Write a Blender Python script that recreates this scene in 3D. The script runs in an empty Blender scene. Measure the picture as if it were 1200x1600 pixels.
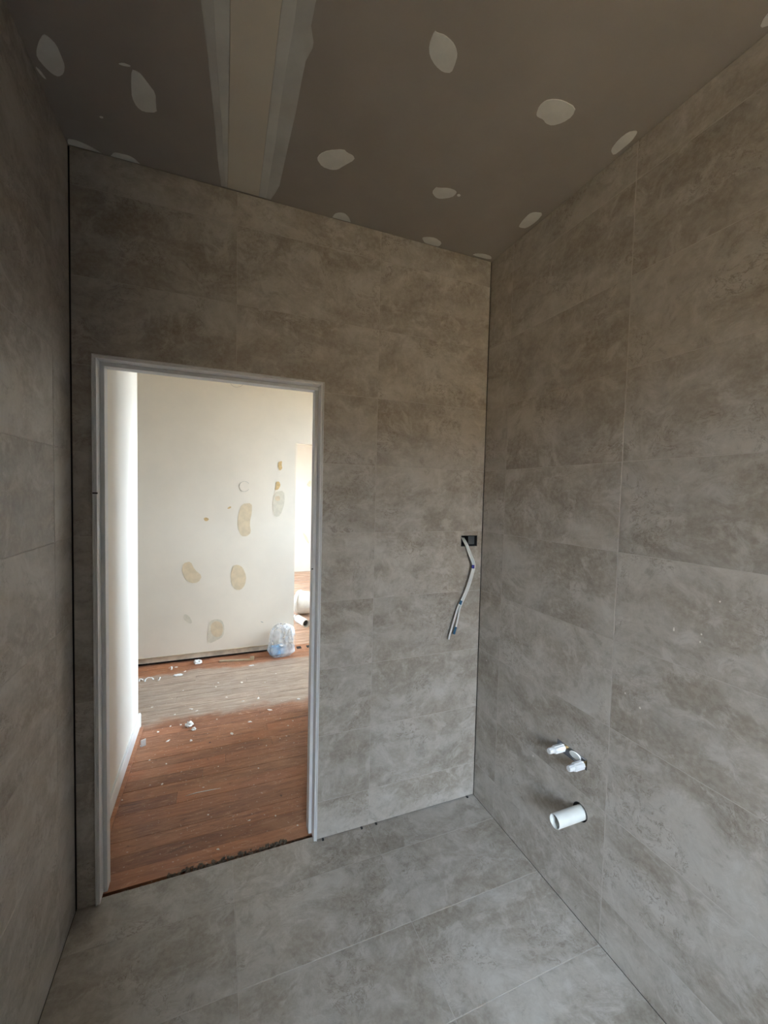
import bpy, bmesh, math, random
from mathutils import Vector, Matrix, noise
random.seed(7)
S = bpy.context.scene
C = S.collection

# ------------------------------------------------------------------ camera
CAM = Vector((-1.24184, -1.74838, 1.55093))
YAW, PITCH, ROLL, FPX = 0.382537, -0.0445847, 0.0232952, 647.378
fw = Vector((math.sin(YAW)*math.cos(PITCH), math.cos(YAW)*math.cos(PITCH), math.sin(PITCH)))
r0 = Vector((math.cos(YAW), -math.sin(YAW), 0)); u0 = r0.cross(fw)
rt = r0*math.cos(ROLL) + u0*math.sin(ROLL)
up = -r0*math.sin(ROLL) + u0*math.cos(ROLL)
cd = bpy.data.cameras.new('camera'); cam = bpy.data.objects.new('camera', cd); C.objects.link(cam)
cd.sensor_fit = 'HORIZONTAL'; cd.sensor_width = 36; cd.lens = FPX/1200*36; cd.clip_start = .02
cam.matrix_world = Matrix(((rt.x, up.x, -fw.x, CAM.x), (rt.y, up.y, -fw.y, CAM.y), (rt.z, up.z, -fw.z, CAM.z), (0, 0, 0, 1)))
S.camera = cam

def hit(px, py, axis, val):
    """photo pixel -> point on the plane axis = val"""
    d = fw + rt*(px-600)/FPX + up*(800-py)/FPX
    t = (val - CAM[axis])/d[axis]
    return CAM + d*t

# ------------------------------------------------------------------ world, light, exposure
w = bpy.data.worlds.new('sky'); S.world = w; w.use_nodes = True
bg = w.node_tree.nodes['Background']
bg.inputs[0].default_value = (.69, .825, 1.0, 1); bg.inputs[1].default_value = 80.0
S.view_settings.view_transform = 'Standard'; S.view_settings.look = 'None'
S.view_settings.exposure = 0.0; S.view_settings.gamma = 1
S.view_settings.use_curve_mapping = False

W = 1.7148           # room width, right wall x = 0, left wall x = -W
H = 2.70             # ceiling
YF = -3.40           # wall behind the camera
TH = .009            # tile thickness
HZ = -.012           # hall floor level
WIN1 = (-1.68, -.80, .70, 2.35)      # bathroom window x0,x1,z0,z1 in wall_front
WIN2 = (1.36, 2.22, 1.0, 2.45)         # hall glazed opening y0,y1,z0,z1 in the wall at x = XR
WIN3 = (3.7, 5.2, 1.0, 2.1)            # far room window
XR = 1.35
XL = -3.0

def portal(name, loc, rot, sx, sy):
    l = bpy.data.lights.new(name, 'AREA'); l.shape = 'RECTANGLE'; l.size = sx; l.size_y = sy
    l.cycles.is_portal = True
    o = bpy.data.objects.new(name, l); C.objects.link(o); o.location = loc; o.rotation_euler = rot
portal('window_portal', ((WIN1[0]+WIN1[1])/2, YF-.14, (WIN1[2]+WIN1[3])/2), (math.pi/2, 0, 0), WIN1[1]-WIN1[0], WIN1[3]-WIN1[2])
portal('window_portal', (XL-.16, (WIN3[0]+WIN3[1])/2, (WIN3[2]+WIN3[3])/2), (0, -math.pi/2, 0), WIN3[3]-WIN3[2], WIN3[1]-WIN3[0])
for q in (WIN2, WIN3):
    portal('window_portal', (XR+.16, (q[0]+q[1])/2, (q[2]+q[3])/2), (0, math.pi/2, 0), q[3]-q[2], q[1]-q[0])

# ------------------------------------------------------------------ materials
def mat(name):
    m = bpy.data.materials.new(name); m.use_nodes = True
    nt = m.node_tree; b = nt.nodes['Principled BSDF']
    return m, nt, b
def N(nt, t, **k):
    n = nt.nodes.new(t)
    for a, v in k.items():
        if a == 'op': n.operation = v
        elif a.startswith('i_'):
            n.inputs[int(a[2:])].default_value = v
        else: setattr(n, a, v)
    return n
def L(nt, a, b): nt.links.new(a, b)
def mix(nt, fac, a, b, bt='MIX'):
    n = nt.nodes.new('ShaderNodeMix'); n.data_type = 'RGBA'; n.blend_type = bt
    for s, v in ((0, fac), (6, a), (7, b)):
        if hasattr(v, 'is_output'): L(nt, v, n.inputs[s])
        elif isinstance(v, (int, float)): n.inputs[s].default_value = v
        else: n.inputs[s].default_value = (*v, 1)
    return n.outputs[2]
def math_(nt, op, a, b=None, clamp=False):
    n = nt.nodes.new('ShaderNodeMath'); n.operation = op; n.use_clamp = clamp
    for s, v in ((0, a), (1, b)):
        if v is None: continue
        if hasattr(v, 'is_output'): L(nt, v, n.inputs[s])
        else: n.inputs[s].default_value = v
    return n.outputs[0]
def ramp(nt, x, lo, hi, a=0., b=1.):
    n = nt.nodes.new('ShaderNodeMapRange'); n.interpolation_type = 'SMOOTHSTEP'
    L(nt, x, n.inputs[0]); n.inputs[1].default_value = lo; n.inputs[2].default_value = hi
    n.inputs[3].default_value = a; n.inputs[4].default_value = b
    return n.outputs[0]
def nz(nt, vec, scale, detail=5, rough=.55, dist=0.):
    n = nt.nodes.new('ShaderNodeTexNoise')
    n.inputs['Scale'].default_value = scale; n.inputs['Detail'].default_value = detail
    n.inputs['Roughness'].default_value = rough; n.inputs['Distortion'].default_value = dist
    if vec is not None: L(nt, vec, n.inputs['Vector'])
    return n.outputs[0]
def coords(nt, kind='Object', scale=(1, 1, 1), rot=(0, 0, 0)):
    t = nt.nodes.new('ShaderNodeTexCoord'); mp = nt.nodes.new('ShaderNodeMapping')
    L(nt, t.outputs[kind], mp.inputs[0]); mp.inputs['Scale'].default_value = scale; mp.inputs['Rotation'].default_value = rot
    return mp.outputs[0]
def bump(nt, b, h, strength=.2, dist=.002):
    n = nt.nodes.new('ShaderNodeBump'); n.inputs['Strength'].default_value = strength; n.inputs['Distance'].default_value = dist
    L(nt, h, n.inputs['Height']); L(nt, n.outputs[0], b.inputs['Normal'])

def simple(name, col, rough=.6, var=.12, scale=14, bmp=.05, metal=0.):
    m, nt, b = mat(name); v = coords(nt)
    n = nz(nt, v, scale, 6, .6)
    c = mix(nt, ramp(nt, n, .3, .7), tuple(x*(1-var) for x in col), tuple(min(1, x*(1+var)) for x in col))
    L(nt, c, b.inputs['Base Color']); b.inputs['Roughness'].default_value = rough; b.inputs['Metallic'].default_value = metal
    if bmp: bump(nt, b, n, bmp)
    return m

def stone(name, tint=(1, 1, 1)):
    m, nt, b = mat(name)
    oi = nt.nodes.new('ShaderNodeObjectInfo')
    tc = nt.nodes.new('ShaderNodeTexCoord')
    comb = nt.nodes.new('ShaderNodeCombineXYZ')
    for i, k in enumerate((37., 53., 19.)): L(nt, math_(nt, 'MULTIPLY', oi.outputs['Random'], k), comb.inputs[i])
    add = nt.nodes.new('ShaderNodeVectorMath'); add.operation = 'ADD'
    L(nt, tc.outputs['Object'], add.inputs[0]); L(nt, comb.outputs[0], add.inputs[1])
    P = add.outputs[0]
    # slow warp so the clouds drift diagonally
    wn = nt.nodes.new('ShaderNodeTexNoise'); wn.inputs['Scale'].default_value = 3.2; wn.inputs['Detail'].default_value = 3
    L(nt, P, wn.inputs['Vector'])
    sub = nt.nodes.new('ShaderNodeVectorMath'); sub.operation = 'MULTIPLY_ADD'
    L(nt, wn.outputs[1], sub.inputs[0]); sub.inputs[1].default_value = (.22, .22, .22); L(nt, P, sub.inputs[2])
    Q = sub.outputs[0]
    mp = nt.nodes.new('ShaderNodeMapping'); L(nt, Q, mp.inputs[0]); mp.inputs['Rotation'].default_value = (0, 0, .35); mp.inputs['Scale'].default_value = (.8, 2.1, 1)
    Qs = mp.outputs[0]
    clouds = nz(nt, Qs, 3.0, 8, .58)
    mid = nz(nt, Q, 13, 8, .72, .35)
    fine = nz(nt, P, 60, 5, .7)
    base = mix(nt, ramp(nt, clouds, .33, .68), (.300, .262, .219), (.478, .446, .405))
    base = mix(nt, ramp(nt, mid, .48, .66, 0, .62), base, (.57, .54, .505))
    base = mix(nt, ramp(nt, mid, .48, .32, 0, .65), base, (.262, .232, .195))
    # rough crackle clumps: thin contour lines of a distorted noise, only where the clump mask is up
    cr = nz(nt, Q, 24, 7, .70, .8)
    line = ramp(nt, math_(nt, 'ABSOLUTE', math_(nt, 'SUBTRACT', cr, .5)), .0, .035, 1, 0)
    mask = ramp(nt, nz(nt, Q, 5.0, 4, .55), .48, .62)
    lm = math_(nt, 'MULTIPLY', math_(nt, 'MULTIPLY', line, mask), ramp(nt, nz(nt, P, 38, 4, .65), .36, .54))
    base = mix(nt, math_(nt, 'MULTIPLY', lm, .85), base, (.22, .18, .145))
    cr2 = nz(nt, Qs, 8, 5, .62, 1.1)
    line2 = ramp(nt, math_(nt, 'ABSOLUTE', math_(nt, 'SUBTRACT', cr2, .47)), .0, .016, 1, 0)
    mask2 = ramp(nt, nz(nt, Q, 3.1, 3, .5), .52, .64)
    base = mix(nt, math_(nt, 'MULTIPLY', math_(nt, 'MULTIPLY', line2, mask2), ramp(nt, nz(nt, P, 30, 4, .65), .42, .62, 0, .4)), base, (.68, .65, .62))
    base = mix(nt, ramp(nt, fine, .40, .62, 0, .26), base, (.54, .505, .46))
    hsv = nt.nodes.new('ShaderNodeHueSaturation'); L(nt, base, hsv.inputs['Color'])
    L(nt, ramp(nt, oi.outputs['Random'], 0, 1, .95, 1.06), hsv.inputs['Value'])
    col = mix(nt, 1., hsv.outputs[0], tint, 'MULTIPLY')
    L(nt, col, b.inputs['Base Color'])
    L(nt, ramp(nt, mid, .3, .7, .42, .58), b.inputs['Roughness'])
    b.inputs['Specular IOR Level'].default_value = .4
    bump(nt, b, math_(nt, 'ADD', math_(nt, 'MULTIPLY', lm, -.6), mid), .10, .003)
    return m

def wood(name, planks=0.):
    """stripped reddish hardwood; worn, dusty; a paler bare band where a carpet strip lay"""
    m, nt, b = mat(name)
    g = nt.nodes.new('ShaderNodeNewGeometry'); oi = nt.nodes.new('ShaderNodeObjectInfo')
    pos = g.outputs['Position']
    sep = nt.nodes.new('ShaderNodeSeparateXYZ'); L(nt, pos, sep.inputs[0])
    rnd = oi.outputs['Random']
    if planks:
        idx = math_(nt, 'FLOOR', math_(nt, 'DIVIDE', sep.outputs[1], planks))
        wn = nt.nodes.new('ShaderNodeTexWhiteNoise'); wn.noise_dimensions = '1D'; L(nt, idx, wn.inputs['W'])
        rnd = wn.outputs[0]
    comb = nt.nodes.new('ShaderNodeCombineXYZ'); L(nt, math_(nt, 'MULTIPLY', rnd, 31), comb.inputs[0]); L(nt, math_(nt, 'MULTIPLY', rnd, 7), comb.inputs[2])
    ad = nt.nodes.new('ShaderNodeVectorMath'); ad.operation = 'ADD'; L(nt, pos, ad.inputs[0]); L(nt, comb.outputs[0], ad.inputs[1])
    mp = nt.nodes.new('ShaderNodeMapping'); L(nt, ad.outputs[0], mp.inputs[0]); mp.inputs['Scale'].default_value = (1.5, 15, 1)
    grain = nz(nt, mp.outputs[0], 4, 10, .74, .7)
    big = nz(nt, pos, 1.4, 4, .6)
    col = mix(nt, ramp(nt, grain, .3, .7), mix(nt, ramp(nt, big, .35, .65), (.20, .072, .032), (.19, .078, .045)), mix(nt, ramp(nt, big, .35, .65), (.49, .20, .085), (.42, .195, .105)))
    col = mix(nt, ramp(nt, rnd, .4, 1, 0, .6), col, (.17, .062, .032))
    col = mix(nt, ramp(nt, rnd, .5, 0, 0, .45), col, (.50, .19, .09))
    streak = nz(nt, mp.outputs[0], 1.7, 6, .7, 1.4)
    col = mix(nt, ramp(nt, streak, .44, .30, 0, .7), col, (.075, .032, .022))
    # worn scuffs and dull dusty film
    scuff = nz(nt, pos, 2.6, 6, .62, .6)
    col = mix(nt, ramp(nt, scuff, .46, .68, 0, .38), col, (.52, .30, .185))
    mps = nt.nodes.new('ShaderNodeMapping'); L(nt, pos, mps.inputs[0]); mps.inputs['Scale'].default_value = (2.6, 11, 1); mps.inputs['Rotation'].default_value = (0, 0, .06)
    sc2 = nz(nt, mps.outputs[0], 3.6, 9, .78, 1.0)
    col = mix(nt, ramp(nt, sc2, .54, .66, 0, .6), col, (.58, .345, .225))
    col = mix(nt, ramp(nt, sc2, .42, .31, 0, .85), col, (.09, .038, .025))
    # pale bare band
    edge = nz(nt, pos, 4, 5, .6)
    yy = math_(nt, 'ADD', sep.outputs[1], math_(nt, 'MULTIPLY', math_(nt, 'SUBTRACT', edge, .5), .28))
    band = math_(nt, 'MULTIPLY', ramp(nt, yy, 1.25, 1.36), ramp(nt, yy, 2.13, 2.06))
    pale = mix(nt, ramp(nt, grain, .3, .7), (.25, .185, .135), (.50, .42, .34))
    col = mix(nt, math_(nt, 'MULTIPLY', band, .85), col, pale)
    # plaster specks, dark spots
    sp = nz(nt, pos, 70, 3, .6)
    col = mix(nt, ramp(nt, sp, .66, .71, 0, .65), col, (.70, .62, .54))
    kn = nz(nt, pos, 13, 2, .5)
    col = mix(nt, ramp(nt, kn, .73, .78, 0, .85), col, (.05, .02, .015))
    if planks:
        col = mix(nt, ramp(nt, streak, .40, .66, .25, .8), col, (.72, .55, .42))  # far room boards made paler to paint in their bright daylight
        fr = math_(nt, 'FRACT', math_(nt, 'DIVIDE', sep.outputs[1], planks))
        col = mix(nt, ramp(nt, fr, .0, .06, .8, 0), col, (.06, .03, .02))
    L(nt, col, b.inputs['Base Color'])
    L(nt, ramp(nt, scuff, .3, .7, .38, .7), b.inputs['Roughness'])
    bump(nt, b, math_(nt, 'ADD', grain, math_(nt, 'MULTIPLY', sp, .5)), .25, .002)
    return m

def glassy(name, tint, gloss):
    m = bpy.data.materials.new(name); m.use_nodes = True; nt = m.node_tree
    nt.nodes.remove(nt.nodes['Principled BSDF'])
    t = N(nt, 'ShaderNodeBsdfTransparent'); t.inputs[0].default_value = (*tint, 1)
    g = N(nt, 'ShaderNodeBsdfGlossy'); g.inputs['Roughness'].default_value = .03
    fr = N(nt, 'ShaderNodeFresnel'); fr.inputs[0].default_value = gloss
    mx = N(nt, 'ShaderNodeMixShader'); L(nt, fr.outputs[0], mx.inputs[0]); L(nt, t.outputs[0], mx.inputs[1]); L(nt, g.outputs[0], mx.inputs[2])
    L(nt, mx.outputs[0], nt.nodes['Material Output'].inputs[0])
    return m
def film(name):
    m = bpy.data.materials.new(name); m.use_nodes = True; nt = m.node_tree; b = nt.nodes['Principled BSDF']
    b.inputs['Base Color'].default_value = (.9, .92, .95, 1); b.inputs['Roughness'].default_value = .22
    t = N(nt, 'ShaderNodeBsdfTransparent'); mx = N(nt, 'ShaderNodeMixShader')
    n = nz(nt, coords(nt), 10, 3, .5)
    L(nt, ramp(nt, n, .35, .68, .20, .62), mx.inputs[0]); L(nt, t.outputs[0], mx.inputs[1]); L(nt, b.outputs[0], mx.inputs[2])
    L(nt, mx.outputs[0], nt.nodes['Material Output'].inputs[0])
    return m

M = dict(
    tile=stone('stone_look_porcelain'),
    grout=simple('pale_grout', (.50, .465, .425), .85, .10, 30),
    substrate=simple('shade_black_substrate', (.028, .027, .026), .8, .2, 20),  # blackened so tile gaps and holes look deep in shade
    board=simple('grey_plasterboard', (.365, .328, .292), .85, .05, 3, .02),
    compound=simple('joint_compound', (.76, .755, .72), .8, .07, 10, .10),
    compound_thin=simple('thin_joint_compound', (.56, .555, .53), .8, .10, 6, .08),
    compound_mid=simple('sanded_joint_compound', (.66, .655, .62), .8, .08, 7, .08),
    boardface=simple('cream_board_face', (.68, .625, .535), .8, .03, 4, .02),
    primer=simple('white_primer', (.78, .78, .785), .45, .05, 9, .03),
    white=simple('white_wall_paint', (.84, .79, .715), .6, .025, 2.5, .02),
    cream=simple('cream_wall_paint', (.86, .775, .655), .65, .04, 1.6, .02),
    skirt=simple('white_skirting_paint', (.83, .83, .82), .4, .04, 12, .02),
    filler=simple('tan_filler', (.72, .585, .40), .8, .08, 14, .06),
    filler_dark=simple('ochre_filler', (.66, .46, .22), .8, .14, 40, .06),
    filler_faint=simple('faint_filler', (.72, .65, .52), .75, .07, 20, .03),
    pencil=simple('pencil_line', (.42, .40, .36), .8, .05),
    wood=wood('stripped_hardwood'), wood_far_lit=wood('stripped_hardwood_far_lit', .084),
    rawtimber=simple('raw_timber', (.50, .40, .27), .75, .22, 8, .1),
    dirty=simple('dirty_timber_plate', (.70, .62, .50), .8, .22, 9, .1),
    dark=simple('black_void', (.012, .011, .010), .9, .2),
    rubble=simple('crumbly_mortar', (.16, .12, .085), .9, .5, 45, .5),
    blackplastic=simple('black_plastic', (.015, .015, .017), .4, .1, 20, .02),
    greyplastic=simple('dark_grey_plastic', (.075, .085, .09), .5, .15, 20, .02),
    render=simple('cement_render', (.52, .475, .41), .85, .08, 6, .05),
    pvc=simple('white_pvc', (.80, .81, .78), .32, .05, 18, .02),
    pvc_shade=simple('pipe_inside_shade', (.36, .38, .33), .5, .1, 18, .02),
    cap=simple('translucent_white_cap', (.82, .83, .84), .25, .05, 30, .02),
    brass=simple('dull_brass', (.20, .14, .06), .45, .2, 30, .02, .6),
    sheath=simple('white_cable_sheath', (.80, .80, .79), .4, .04, 30, .02),
    bluetape=simple('blue_tape', (.045, .04, .28), .45, .1, 30, .02),
    tealtape=simple('teal_tape', (.03, .12, .22), .45, .15, 30, .02),
    paper=simple('white_paper', (.84, .83, .80), .7, .05, 30, .1),
    chip=simple('white_plaster_chip', (.80, .76, .70), .85, .1, 60, .2),
    blueprint=simple('blue_packet', (.20, .42, .66), .5, .25, 25, .02),
    film=film('clear_plastic_film'), glass=glassy('window_glass', (.97, .98, .97), 1.45),
    ground=simple('outdoor_soil', (.32, .225, .12), .95, .3, 2, .2),
    brickred=simple('outdoor_brick', (.40, .27, .15), .9, .25, 6, .2),
)

# ------------------------------------------------------------------ mesh helpers
def link(name, me, m, parent=None, mw=None):
    o = bpy.data.objects.new(name, me); C.objects.link(o)
    if m is not None and len(me.materials) == 0: me.materials.append(m)
    if parent: o.parent = parent
    if mw is not None: o.matrix_basis = mw
    return o
def tag(o, label=None, cat=None, group=None, kind=None):
    if label: o['label'] = label
    if cat: o['category'] = cat
    if group: o['group'] = group
    if kind: o['kind'] = kind
    return o
def empty(name, loc):
    o = bpy.data.objects.new(name, None); C.objects.link(o); o.location = loc; o.empty_display_size = .05
    return o
def bm_mesh(bm, name, smooth=False):
    bmesh.ops.recalc_face_normals(bm, faces=bm.faces)
    me = bpy.data.meshes.new(name); bm.to_mesh(me); bm.free()
    if smooth:
        for p_ in me.polygons: p_.use_smooth = True
    return me
def add_box(bm, x0, x1, y0, y1, z0, z1):
    vs = [bm.verts.new((x, y, z)) for x in (x0, x1) for y in (y0, y1) for z in (z0, z1)]
    for f in ((0, 1, 3, 2), (4, 6, 7, 5), (0, 4, 5, 1), (2, 3, 7, 6), (0, 2, 6, 4), (1, 5, 7, 3)):
        bm.faces.new([vs[i] for i in f])
def box_obj(name, b, m, parent=None, bev=0.):
    """box given in world coordinates, origin at its centre base"""
    bm = bmesh.new(); cx, cy = (b[0]+b[1])/2, (b[2]+b[3])/2
    add_box(bm, b[0]-cx, b[1]-cx, b[2]-cy, b[3]-cy, 0, b[5]-b[4])
    if bev: bmesh.ops.bevel(bm, geom=list(bm.edges), offset=bev, segments=2, affect='EDGES', profile=.6)
    o = link(name, bm_mesh(bm, name), m)
    base = Vector((cx, cy, b[4]))
    if parent: o.parent = parent; base = base - parent.location
    o.location = base
    return o
def slab_mesh(name, outline, holes, t):
    """polygon with holes in local XY, front face z = 0, back z = -t"""
    bm = bmesh.new(); es = []
    for lp in [outline] + list(holes):
        vs = [bm.verts.new((x, y, 0)) for x, y in lp]
        es += [bm.edges.new((vs[i], vs[(i+1) % len(vs)])) for i in range(len(vs))]
    if holes:
        bmesh.ops.triangle_fill(bm, use_beauty=True, use_dissolve=False, edges=es)
    else:
        bm.faces.new(list(bm.verts))
    r = bmesh.ops.extrude_face_region(bm, geom=list(bm.faces))
    bmesh.ops.translate(bm, vec=(0, 0, -t), verts=[v for v in r['geom'] if isinstance(v, bmesh.types.BMVert)])
    return bm_mesh(bm, name)
_tc = {}
def rect_tile(w_, h_, t=TH, c=.0007):
    k = (round(w_, 4), round(h_, 4), t)
    if k in _tc: return _tc[k]
    v = []
    for z, i in ((-t, 0), (-c, 0), (0, c)):
        v += [(i, i, z), (w_-i, i, z), (w_-i, h_-i, z), (i, h_-i, z)]
    f = [(3, 2, 1, 0), (8, 9, 10, 11)]
    for a in (0, 4):
        for i in range(4):
            j = (i+1) % 4; f.append((a+i, a+j, a+4+j, a+4+i))
    me = bpy.data.meshes.new('tile'); me.from_pydata(v, [], f); me.update(); me.materials.append(M['tile'])
    _tc[k] = me
    return me
def frame(u, v, n, o):
    return Matrix(((u[0], v[0], n[0], o[0]), (u[1], v[1], n[1], o[1]), (u[2], v[2], n[2], o[2]), (0, 0, 0, 1)))
FR = {'back': ((1, 0, 0), (0, 0, 1), (0, -1, 0)), 'right': ((0, -1, 0), (0, 0, 1), (-1, 0, 0)),
      'left': ((0, 1, 0), (0, 0, 1), (1, 0, 0)), 'floor': ((1, 0, 0), (0, 1, 0), (0, 0, 1))}
def fmat(side, o):
    return frame(*FR[side], o)
def tube(path, rad, name, m, parent=None, seg=10, closed_ends=True, flat=1., fdir=None):
    """tube along world points; cross-section may be flattened along fdir"""
    bm = bmesh.new(); rings = []; n = len(path)
    for i, p_ in enumerate(path):
        p_ = Vector(p_); t = (Vector(path[min(i+1, n-1)]) - Vector(path[max(i-1, 0)])).normalized()
        a = Vector(fdir) if fdir else (Vector((0, 0, 1)) if abs(t.z) < .9 else Vector((1, 0, 0)))
        s = t.cross(a).normalized(); q = s.cross(t).normalized()
        r = rad[i] if isinstance(rad, (list, tuple)) else rad
        rings.append([bm.verts.new(p_ + s*math.cos(k*2*math.pi/seg)*r + q*math.sin(k*2*math.pi/seg)*r*flat) for k in range(seg)])
    for A, B in zip(rings, rings[1:]):
        for k in range(seg): bm.faces.new((A[k], A[(k+1) % seg], B[(k+1) % seg], B[k]))
    if closed_ends: bm.faces.new(rings[0]); bm.faces.new(rings[-1])
    off = parent.location if parent else Vector((0, 0, 0))
    bmesh.ops.translate(bm, vec=-off, verts=bm.verts)
    return link(name, bm_mesh(bm, name, True), m, parent)
def smooth_path(pts, n=6):
    pts = [Vector(p_) for p_ in pts]; out = []
    for i in range(len(pts)-1):
        a = pts[max(i-1, 0)]; b = pts[i]; c = pts[i+1]; d = pts[min(i+2, len(pts)-1)]
        for k in range(n):
            t = k/n
            out.append(.5*((2*b) + (-a+c)*t + (2*a-5*b+4*c-d)*t*t + (-a+3*b-3*c+d)*t**3))
    out.append(pts[-1]); return out
def lathe(prof, name, m, mw, parent=None, seg=24, smooth=True):
    """profile [(r, h)] about local z"""
    bm = bmesh.new(); rings = []
    for r, h in prof:
        rings.append([bm.verts.new((r*math.cos(k*2*math.pi/seg), r*math.sin(k*2*math.pi/seg), h)) for k in range(seg)] if r > 1e-6 else [bm.verts.new((0, 0, h))])
    for A, B in zip(rings, rings[1:]):
        for k in range(seg):
            a, b = A[k % len(A)], A[(k+1) % len(A)]; c, d = B[(k+1) % len(B)], B[k % len(B)]
            vs = []
            for v in (a, b, c, d):
                if v not in vs: vs.append(v)
            if len(vs) > 2: bm.faces.new(vs)
    me = bm_mesh(bm, name, False)
    if smooth:
        for p_ in me.polygons: p_.use_smooth = True
        try: me.set_sharp_from_angle(angle=.7)
        except Exception: pass
    return link(name, me, m, parent, mw)
def chaikin(pts, k=1):
    for _ in range(k):
        o = []
        for i in range(len(pts)):
            a, b = pts[i], pts[(i+1) % len(pts)]
            o += [(a[0]*.78+b[0]*.22, a[1]*.78+b[1]*.22), (a[0]*.22+b[0]*.78, a[1]*.22+b[1]*.78)]
        pts = o
    return pts
def circ(cx, cy, r, n=28): return [(cx+r*math.cos(i*2*math.pi/n), cy+r*math.sin(i*2*math.pi/n)) for i in range(n)]

# ------------------------------------------------------------------ door, holes
DX0, DX1, DZ = -1.6545, -.8235, 2.0165      # rough opening in the tiling
G = .0017                                    # joint width
ZR = [0] + [.1738+.3*k for k in range(9)] + [H]
BOX = (-.124, -.030, 1.298, 1.352)           # electrical outlet hole (x0,x1,z0,z1)
SLOT = (.538, .681, .567, .607)              # water pipe slot on the right wall (u = -y)
WASTE = (.660, .3985, .0325)                   # waste pipe hole (u, z, r)

# ------------------------------------------------------------------ structure: bathroom shell
TW = .11                                     # wall thickness
# back wall: slab with a doorway, electrical hole
out = [(-W-.11, -.05), (DX0, -.05), (DX0, DZ), (DX1, DZ), (DX1, -.05), (.11, -.05), (.11, 2.75), (-W-.11, 2.75)]
me = slab_mesh('wall_back', out, [[(BOX[0], BOX[2]), (BOX[1], BOX[2]), (BOX[1], BOX[3]), (BOX[0], BOX[3])]], TW-TH)
wall_back = tag(link('wall_back', me, M['substrate'], None, fmat('back', (0, TH, 0))), 'stone-look tiled wall around the open doorway', kind='structure')
u1 = -YF
me = slab_mesh('wall_right', [(-TH, -.05), (u1, -.05), (u1, 2.75), (-TH, 2.75)],
    [[(SLOT[0], SLOT[2]), (SLOT[1], SLOT[2]), (SLOT[1], SLOT[3]), (SLOT[0], SLOT[3])], circ(*WASTE)], .10)
wall_right = tag(link('wall_right', me, M['substrate'], None, fmat('right', (TH, 0, 0))), 'long stone-look tiled wall with pipe stubs', kind='structure')
me = slab_mesh('wall_left', [(YF, -.05), (TH, -.05), (TH, 2.75), (YF, 2.75)], [], .10)
wall_left = tag(link('wall_left', me, M['substrate'], None, fmat('left', (-W-TH, 0, 0))), 'dim stone-look tiled wall beside the doorway', kind='structure')
me = slab_mesh('floor', [(-W-.009, YF), (.009, YF), (.009, .009), (DX1, .009), (DX1, .03), (DX0, .03), (DX0, .009), (-W-.009, .009)], [], .04)
floor = tag(link('floor', me, M['substrate'], None, fmat('floor', (0, 0, -TH))), 'grey stone-look tiled bathroom floor', kind='structure')
me = slab_mesh('ceiling', [(-W-.1, YF-.1), (.1, YF-.1), (.1, .009), (-W-.1, .009)], [], .012)
ceiling = tag(link('ceiling', me, M['board'], None, Matrix.Translation((0, 0, H+.012))), 'unpainted grey plasterboard ceiling with filled joint and screw patches', kind='structure')
# wall behind the camera with the daylight window
me = slab_mesh('wall_front', [(-W-.1, -.05), (.1, -.05), (.1, 2.75), (-W-.1, 2.75)],
    [[(WIN1[0], WIN1[2]), (WIN1[1], WIN1[2]), (WIN1[1], WIN1[3]), (WIN1[0], WIN1[3])]], .12)
wall_front = tag(link('wall_front', me, M['render'], None, fmat('back', (0, YF-.12, 0))), 'rendered wall behind the viewer with the daylight window', kind='structure')

wall_light_blocker = tag(box_obj('wall_light_blocker', (-W, -1.10, -2.47, -2.36, .0005, H-.0005), M['render']), 'unseen short wall added behind the viewer to block window light', kind='structure')  # added unseen wall, keeps window light off the left side

def place_tile(side, parent, u0_, u1_, v0_, v1_, shape=None, holes=()):
    dz = random.uniform(-.0005, 0.)
    me = rect_tile(u1_-u0_, v1_-v0_) if shape is None else slab_mesh('tile', [(a-u0_, b-v0_) for a, b in shape], [[(a-u0_, b-v0_) for a, b in h] for h in holes], TH)
    loc = {'back': (u0_, -dz, v0_), 'right': (-dz, -u0_, v0_), 'left': (-W+dz, u0_, v0_), 'floor': (u0_, v0_, dz)}[side]
    o = link('tile', me, M['tile'], parent)
    o.matrix_basis = parent.matrix_basis.inverted() @ fmat(side, loc)
    return o
def strips(side, parent, rects):
    """grout in the joints, just below the tile faces; rects (u0,u1,v0,v1)"""
    bm = bmesh.new()
    for a, b, c, d in rects: add_box(bm, a, b, c, d, -TH, -.0007)
    o = link('grout', bm_mesh(bm, 'grout'), M['grout'], parent)
    loc = {'back': (0, 0, 0), 'right': (0, 0, 0), 'left': (-W, 0, 0), 'floor': (0, 0, 0)}[side]
    o.matrix_basis = parent.matrix_basis.inverted() @ fmat(side, loc)
    return o
h_ = G/2
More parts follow.
